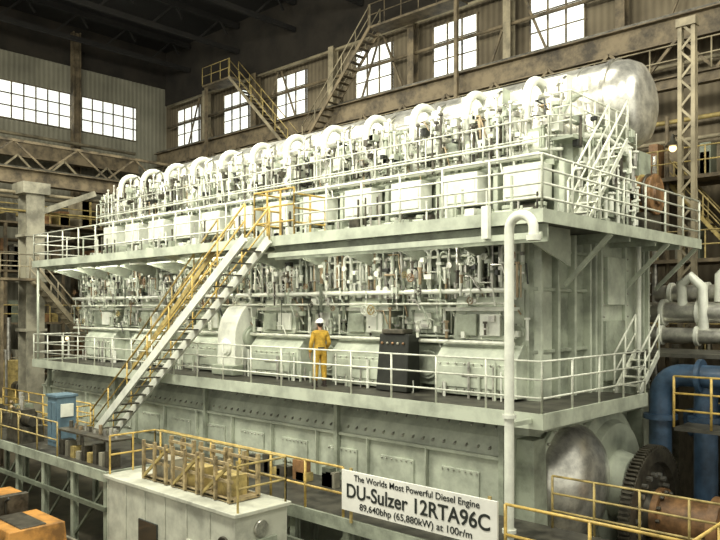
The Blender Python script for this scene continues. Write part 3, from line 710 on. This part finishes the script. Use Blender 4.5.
# ------------------------------------------------------------------ side aisle steelwork, one structure
aisle=empty('side_aisle_steelwork')
b=MB()
b.ibeam((-41.4,-4,8.8),(-41.4,24,8.8),.5,.9,BROWN); b.ibeam((-41.0,-4,7.0),(-41.0,24,7.0),.3,.4,BROWN)
y=-3
while y<22:
    b.beam((-41,y,7.2),(-41,y+1.3,8.4),.08,.1,BEIGE); b.beam((-41,y+1.3,8.4),(-41,y+2.6,7.2),.08,.1,BEIGE); y+=2.6
for z,m in ((9.7,BEIGE),(6.2,BEIGE),(5.2,YELD),(3.8,BROWN),(2.6,BEIGE)): b.cyl((-41.8,-4,z),(-41.8,24,z),.1,m,8)
for yy in (4,9.5,15,20.5):
    b.ibeam((-42.5,yy,-6.5),(-42.5,yy,16.5),.45,.45,BROWN)
b.obj('end_wall_girder',aisle)
b=MB()
b.ibeam((-33.3,14.0,-6.5),(-33.3,14.0,5.4),.8,.9,GREYC,(1,0,0),.08); b.box(-33.9,-32.7,13.4,14.6,5.1,5.6,GREYC)
b.box(-33.8,-32.8,13.5,14.5,-6.5,-6.2,GREYC); b.beam((-33.3,14,4.2),(-33.3,17,5.5),.2,.25,GREYC)
for z in (-1,1.2,3.2): b.box(-33.8,-32.8,13.5,14.5,z,z+.12,GREYC)
b.obj('grey_column',aisle)
b=MB()
b.ibeam((-34,-4,6.0),(-34,24,6.0),.5,.7,BROWN); b.box(-34.05,-33.95,-4,24,6.35,6.45,DKSTL)
b.cyl((-33.6,-4,5.2),(-33.6,24,5.2),.08,BEIGE,8); b.cyl((-33.6,-4,4.4),(-33.6,24,4.4),.05,YELD,8)
y=-3
while y<22:
    b.beam((-34,y,6.4),(-34,y+1.5,7.6),.06,.08,BROWN); b.beam((-34,y+1.5,7.6),(-34,y+3,6.4),.06,.08,BROWN); y+=3
b.beam((-34,-4,7.6),(-34,23,7.6),.12,.12,BROWN)
for yy in (-3,5,24): b.ibeam((-34,yy,-6.5),(-34,yy,5.65),.4,.4,BROWN)
b.obj('aisle_girder',aisle)
b=MB()
stair(b,(-32.5,13.6,1.3),(-32.5,16.4,-1.9),(1,0,0),.7,BEIGE,BEIGE,13,.2,.05,BEIGE,.95)
b.box(-34,-31.8,16.4,19.0,-2.0,-1.9,BROWN); rail(b,[(-31.8,16.4,-1.9),(-31.8,19,-1.9)],1,BEIGE,1,2)
b.box(-33.2,-31.6,12.0,13.6,1.2,1.3,BROWN); rail(b,[(-31.6,12,1.3),(-31.6,13.6,1.3)],1,BEIGE,.8,2)
for p in ((-34,18.9),(-31.9,18.9),(-31.9,16.5)): b.beam((p[0],p[1],-6.5),(p[0],p[1],-2),.12,.12,BROWN)
b.beam((-33.1,12.1,-6.5),(-33.1,12.1,1.2),.12,.12,BROWN); b.beam((-31.7,12.1,-6.5),(-31.7,12.1,1.2),.12,.12,BROWN)
b.obj('stair_tower',aisle)
for k in range(16):
    b=MB()
    mx=random.uniform(-37,-35.9); my=1.5+k*1.6; w=random.uniform(.6,.9); h=random.uniform(1.5,4.2)
    c=random.choice([BROWN,DKSTL,GREEN3,BEIGE,YELD])
    b.box(mx-w,mx+w,my-.6,my+.6,-6.5,-6.5+h*.5,c,(.08,.08)); b.box(mx-w*.5,mx+w*.4,my-.4,my+.4,-6.5+h*.5,-6.5+h,c,(.08,.06))
    b.cyl((mx+w*.4,my,-6.5+h*.7),(mx+w*1.1,my,-6.5+h*.7),.25,DKSTL,14)
    b.cyl((mx-w*.6,my,-6.5+h*.5),(mx-w*.6,my,-6.5+h*1.5),.1,random.choice([BEIGE,YELD,STEEL]),10)
    b.tube([(mx,my-.6,-6.3+h),(mx+.3,my-.6,-6+h),(mx+.7,my-.6,-6+h),(mx+.8,my-.6,-6.5)],.07,random.choice([BEIGE,RUST,STEEL]))
    b.obj('workshop_machine',None,.02)
b=MB()
for yy in range(0,24,3):
    for xx in (-40.6,-38.8): b.beam((xx,yy,-6.5),(xx,yy,4.5),.14,.14,BROWN)
for z in (-3.5,-.8,1.9,4.4):
    b.box(-40.7,-38.7,0,23,z,z+.1,BROWN)
    for k in range(30):
        yy=random.uniform(.4,22); s1=random.uniform(.2,.7); b.box(-40.4,-39.0,yy,yy+s1,z+.1,z+.1+random.uniform(.3,1.7),random.choice([BROWN,DKSTL,BEIGE,GREEN3,RUST,YELD,GREYC]))
    if z<0:
        for k in range(2): yy=random.uniform(8,20); b.ell((-38.9,yy,z+1.9),(.1,.1,.1),LAMPM)
    rail(b,[(-38.7,0,z+.1),(-38.7,23,z+.1)],.9,random.choice([BEIGE,YELD]),3,2,.03)
b.obj('storage_rack')

# ------------------------------------------------------------------ shell
def plainbox(name,args,m):
    b=MB(); b.box(*args,m); return b.obj(name)
plainbox('floor',(-46,30,-12,32,-6.8,-6.5),FLOORM)
plainbox('wall_back',(-43.3,14,27,27.3,-6.5,13.5),WALLB)
plainbox('wall_back_upper',(-43.0,14,26.9,27.3,13.5,17),UPDARK)
plainbox('wall_left',(-43.3,-43,-12,27,-6.5,14.6),WALLL)
plainbox('wall_left_upper',(-43.3,-42.9,-12,26.9,14.6,17),UPDARK)
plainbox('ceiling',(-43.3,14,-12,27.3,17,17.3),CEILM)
b=MB()
for x in range(-40,12,5):
    b.beam((x,-12,16.7),(x,26.8,16.7),.25,.3,CEILM); b.beam((x,-12,15.2),(x,26.8,15.2),.2,.25,CEILM)
    for y in range(-12,25,3): b.beam((x,y,15.2),(x,y+1.5,16.7),.1,.1,CEILM); b.beam((x,y+1.5,16.7),(x,y+2,16.0),.1,.1,CEILM)
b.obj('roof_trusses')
wi=1
for x in (-41.5,-36.5,-31.6,-25.5,-20.6,-15.6):
    b=MB(); w=2.4
    b.box(x,x+w,26.93,26.99,10.6,12.9,PANE)
    for k in range(4): b.box(x-.03+k*w/3,x+.03+k*w/3,26.86,26.95,10.55,12.95,BROWN)
    for z in (10.55,11.3,12.1,12.9): b.box(x-.06,x+w+.06,26.87,26.95,z-.02,z+.02,BROWN)
    b.obj('window_%d'%wi); wi+=1
b=MB()
b.box(-42.99,-42.93,-10,24.7,10.8,12.9,PANE)
y=-10
while y<24.8: b.box(-42.95,-42.86,y-.03,y+.03,10.75,12.95,BROWN); y+=.69
for z in (10.78,11.5,12.2,12.9): b.box(-42.95,-42.85,-10,24.7,z-.03,z+.03,BROWN)
b.obj('window_%d'%wi)
b=MB(); y,z=24.3,5.2
b.ell((-8.9,y,z),(.12,.12,.12),LAMPM); b.lathe((-8.9,y,z+.06),(0,0,1),[(0,.26),(.2,.08),(.4,.03)],DKSTL,14); b.cyl((-8.9,y,z+.4),(-8.9,y+.6,z+.5),.03,DKSTL,6)
b.obj('gallery_lamp')

# ------------------------------------------------------------------ worker
wk=empty('worker')
def skin(name,pts,edges,radii,m,root=0,sub=2):
    me=bpy.data.meshes.new(name); me.from_pydata(pts,edges,[]); me.materials.append(m)
    o=bpy.data.objects.new(name,me); sc.collection.objects.link(o); o.parent=wk
    md=o.modifiers.new('skin','SKIN'); md.use_smooth_shade=True
    for i,r in enumerate(radii): me.skin_vertices[0].data[i].radius=r if isinstance(r,tuple) else (r,r)
    me.skin_vertices[0].data[root].use_root=True
    s_=o.modifiers.new('sub','SUBSURF'); s_.levels=sub; s_.render_levels=sub
    return o
P=[(0,0,.97),(0,.0,1.12),(0,.01,1.30),(0,.0,1.43),(0,.0,1.50),
   (.17,0,1.41),(.25,-.03,1.14),(.21,.16,.98),
   (-.17,0,1.41),(-.25,-.01,1.13),(-.25,.08,.88),
   (.09,0,.90),(.11,.02,.50),(.12,-.02,.12),
   (-.09,0,.90),(-.11,.03,.50),(-.13,.01,.12)]
E=[(0,1),(1,2),(2,3),(3,4),(3,5),(5,6),(6,7),(3,8),(8,9),(9,10),(0,11),(11,12),(12,13),(0,14),(14,15),(15,16)]
R=[(.155,.12),(.15,.115),(.175,.125),(.11,.09),(.055,.055),(.078,.078),(.06,.06),(.045,.045),(.078,.078),(.06,.06),(.045,.045),
   (.115,.115),(.085,.085),(.07,.07),(.115,.115),(.085,.085),(.07,.07)]
skin('coverall_body',P,E,R,COVER)
b=MB()
b.cyl((0,0,1.46),(0,.01,1.58),.052,SKIN,12)
b.ell((0,.015,1.645),(.075,.095,.115),SKIN,20,14)
b.ell((0,.04,1.585),(.055,.07,.05),SKIN,14,8)
b.tube([(0,.105,1.66),(0,.125,1.635),(0,.108,1.622)],[.008,.016,.012],SKIN)
for s_ in (-1,1):
    b.ell((.078*s_,.0,1.64),(.012,.02,.032),SKIN,10,6)
    b.ell((.03*s_,.1,1.655),(.014,.01,.008),HELMET,10,6); b.ell((.03*s_,.108,1.655),(.006,.005,.006),HAIR,8,6)
    b.beam((.015*s_,.108,1.673),(.047*s_,.1,1.675),.006,.007,HAIR)
b.ell((0,.1,1.598),(.024,.012,.006),RUST,10,6)
b.ell((0,-.018,1.66),(.08,.09,.1),HAIR,16,10)
b.obj('head',wk,0,False)
b=MB()
b.lathe((0,.0,1.685),(0,0,1),[(0,.125),(.015,.122),(.05,.112),(.085,.085),(.11,.045),(.118,.005)],HELMET,24)
b.lathe((0,.02,1.68),(0,0,1),[(0,.145),(.01,.14)],HELMET,24); b.box(-.07,.07,.12,.185,1.678,1.69,HELMET)
b.box(-.012,.012,-.1,.1,1.77,1.81,HELMET,(0,.05))
b.obj('helmet',wk,0,False)
def hand(name,c,d,side):
    c=Vector(c);d=Vector(d).normalized();sd=Vector(side); sd=(sd-d*sd.dot(d)).normalized();nrm=d.cross(sd).normalized()
    b=MB(); rot=Matrix((sd,nrm,d)).transposed()
    b.ell(c+d*.045,(.042,.018,.055),SKIN,12,8,rot)
    b.tube([c-d*.03,c+d*.02],[.028,.026],SKIN,10)
    for k,L in enumerate((.072,.08,.074,.058)):
        q=c+d*.08+sd*(.027-.018*k)
        b.tube([q,q+d*L*.45+nrm*.006,q+d*L*.75+nrm*.022,q+d*L*.88+nrm*.042],[.0095,.009,.008,.0065],SKIN)
    q=c+d*.03+sd*.035
    b.tube([q,q+sd*.025+d*.025,q+sd*.028+d*.055+nrm*.012],[.012,.010,.008],SKIN)
    b.obj(name,wk,0,False)
hand('left_hand',(.205,.19,.965),(-.15,.8,-.3),(-.3,.1,.9))
hand('right_hand',(-.25,.09,.85),(0,.15,-1),(.2,1,0))
b=MB()
for x,y in ((.12,-.02),(-.13,.01)):
    b.cyl((x,y,.06),(x,y,.17),.058,BOOT,14)
    b.ell((x,y+.06,.045),(.052,.135,.05),BOOT,14,8); b.box(x-.048,x+.048,y-.07,y+.18,0,.025,BOOT)
b.obj('boots',wk,0,False)
b=MB(); b.lathe((0,0,1.0),(0,0,1),[(0,.158),(.045,.158)],DKSTL,20)
for i in range(len(b.v)): b.v[i]=(b.v[i][0],b.v[i][1]*.82,b.v[i][2])
b.obj('belt',wk,0,False)
wk.location=(-14.1,13.5,ZL+OZ); wk.rotation_euler=(0,0,math.radians(65))

# ------------------------------------------------------------------ lights
def area(name,loc,size,power,col,target):
    l=bpy.data.lights.new(name,'AREA'); l.shape='RECTANGLE'; l.size=size[0]; l.size_y=size[1]; l.energy=power; l.color=col
    o=bpy.data.objects.new(name,l); sc.collection.objects.link(o); o.location=(loc[0],loc[1],loc[2]+OZ)
    d=Vector(target)-Vector(loc); o.rotation_euler=d.to_track_quat('-Z','Y').to_euler(); return o
W=(1.0,0.97,0.84)
area('added_hall_light',(-9,3,12),(7,3),2900,W,(-14,15,-1))  # unseen area lights, added overhead to brighten the engine and hall
area('added_hall_light',(-22,4,12),(7,3),3400,W,(-24,15,-1))
area('added_hall_light',(-14,16,14),(10,4),1100,W,(-14,17,0))
area('added_hall_light',(-27,17,14),(8,4),1300,W,(-26,17,0))
area('added_hall_light',(-1,11,11),(4,3),1100,W,(-8,17,0))
area('added_hall_light',(-2,19,9),(3,2),500,W,(-7,22,-1))
area('added_hall_light',(-37,8,11),(3,3),800,W,(-38,12,0))
for x in (-26.3,-19.5,-12.7): area('added_deck_light',(x,13.1,ZU-.34),(5.5,.15),85,(1,.97,.84),(x,14.6,-.5))  # added lights that brighten the recess between the decks
w=bpy.data.worlds.new('world'); sc.world=w; w.use_nodes=True
w.node_tree.nodes['Background'].inputs[0].default_value=(1.0,.97,.84,1); w.node_tree.nodes['Background'].inputs[1].default_value=1.0
try: sc.view_settings.view_transform='Standard'
except Exception: pass

# ------------------------------------------------------------------ camera
cd=bpy.data.cameras.new('camera'); cd.sensor_width=36; cd.lens=36.8; cd.shift_y=0.054; cd.clip_end=300
co=bpy.data.objects.new('camera',cd); sc.collection.objects.link(co); co.location=(0,0,OZ)
fwd=Vector((-0.684,0.730,0)); co.rotation_euler=fwd.to_track_quat('-Z','Y').to_euler()
sc.camera=co
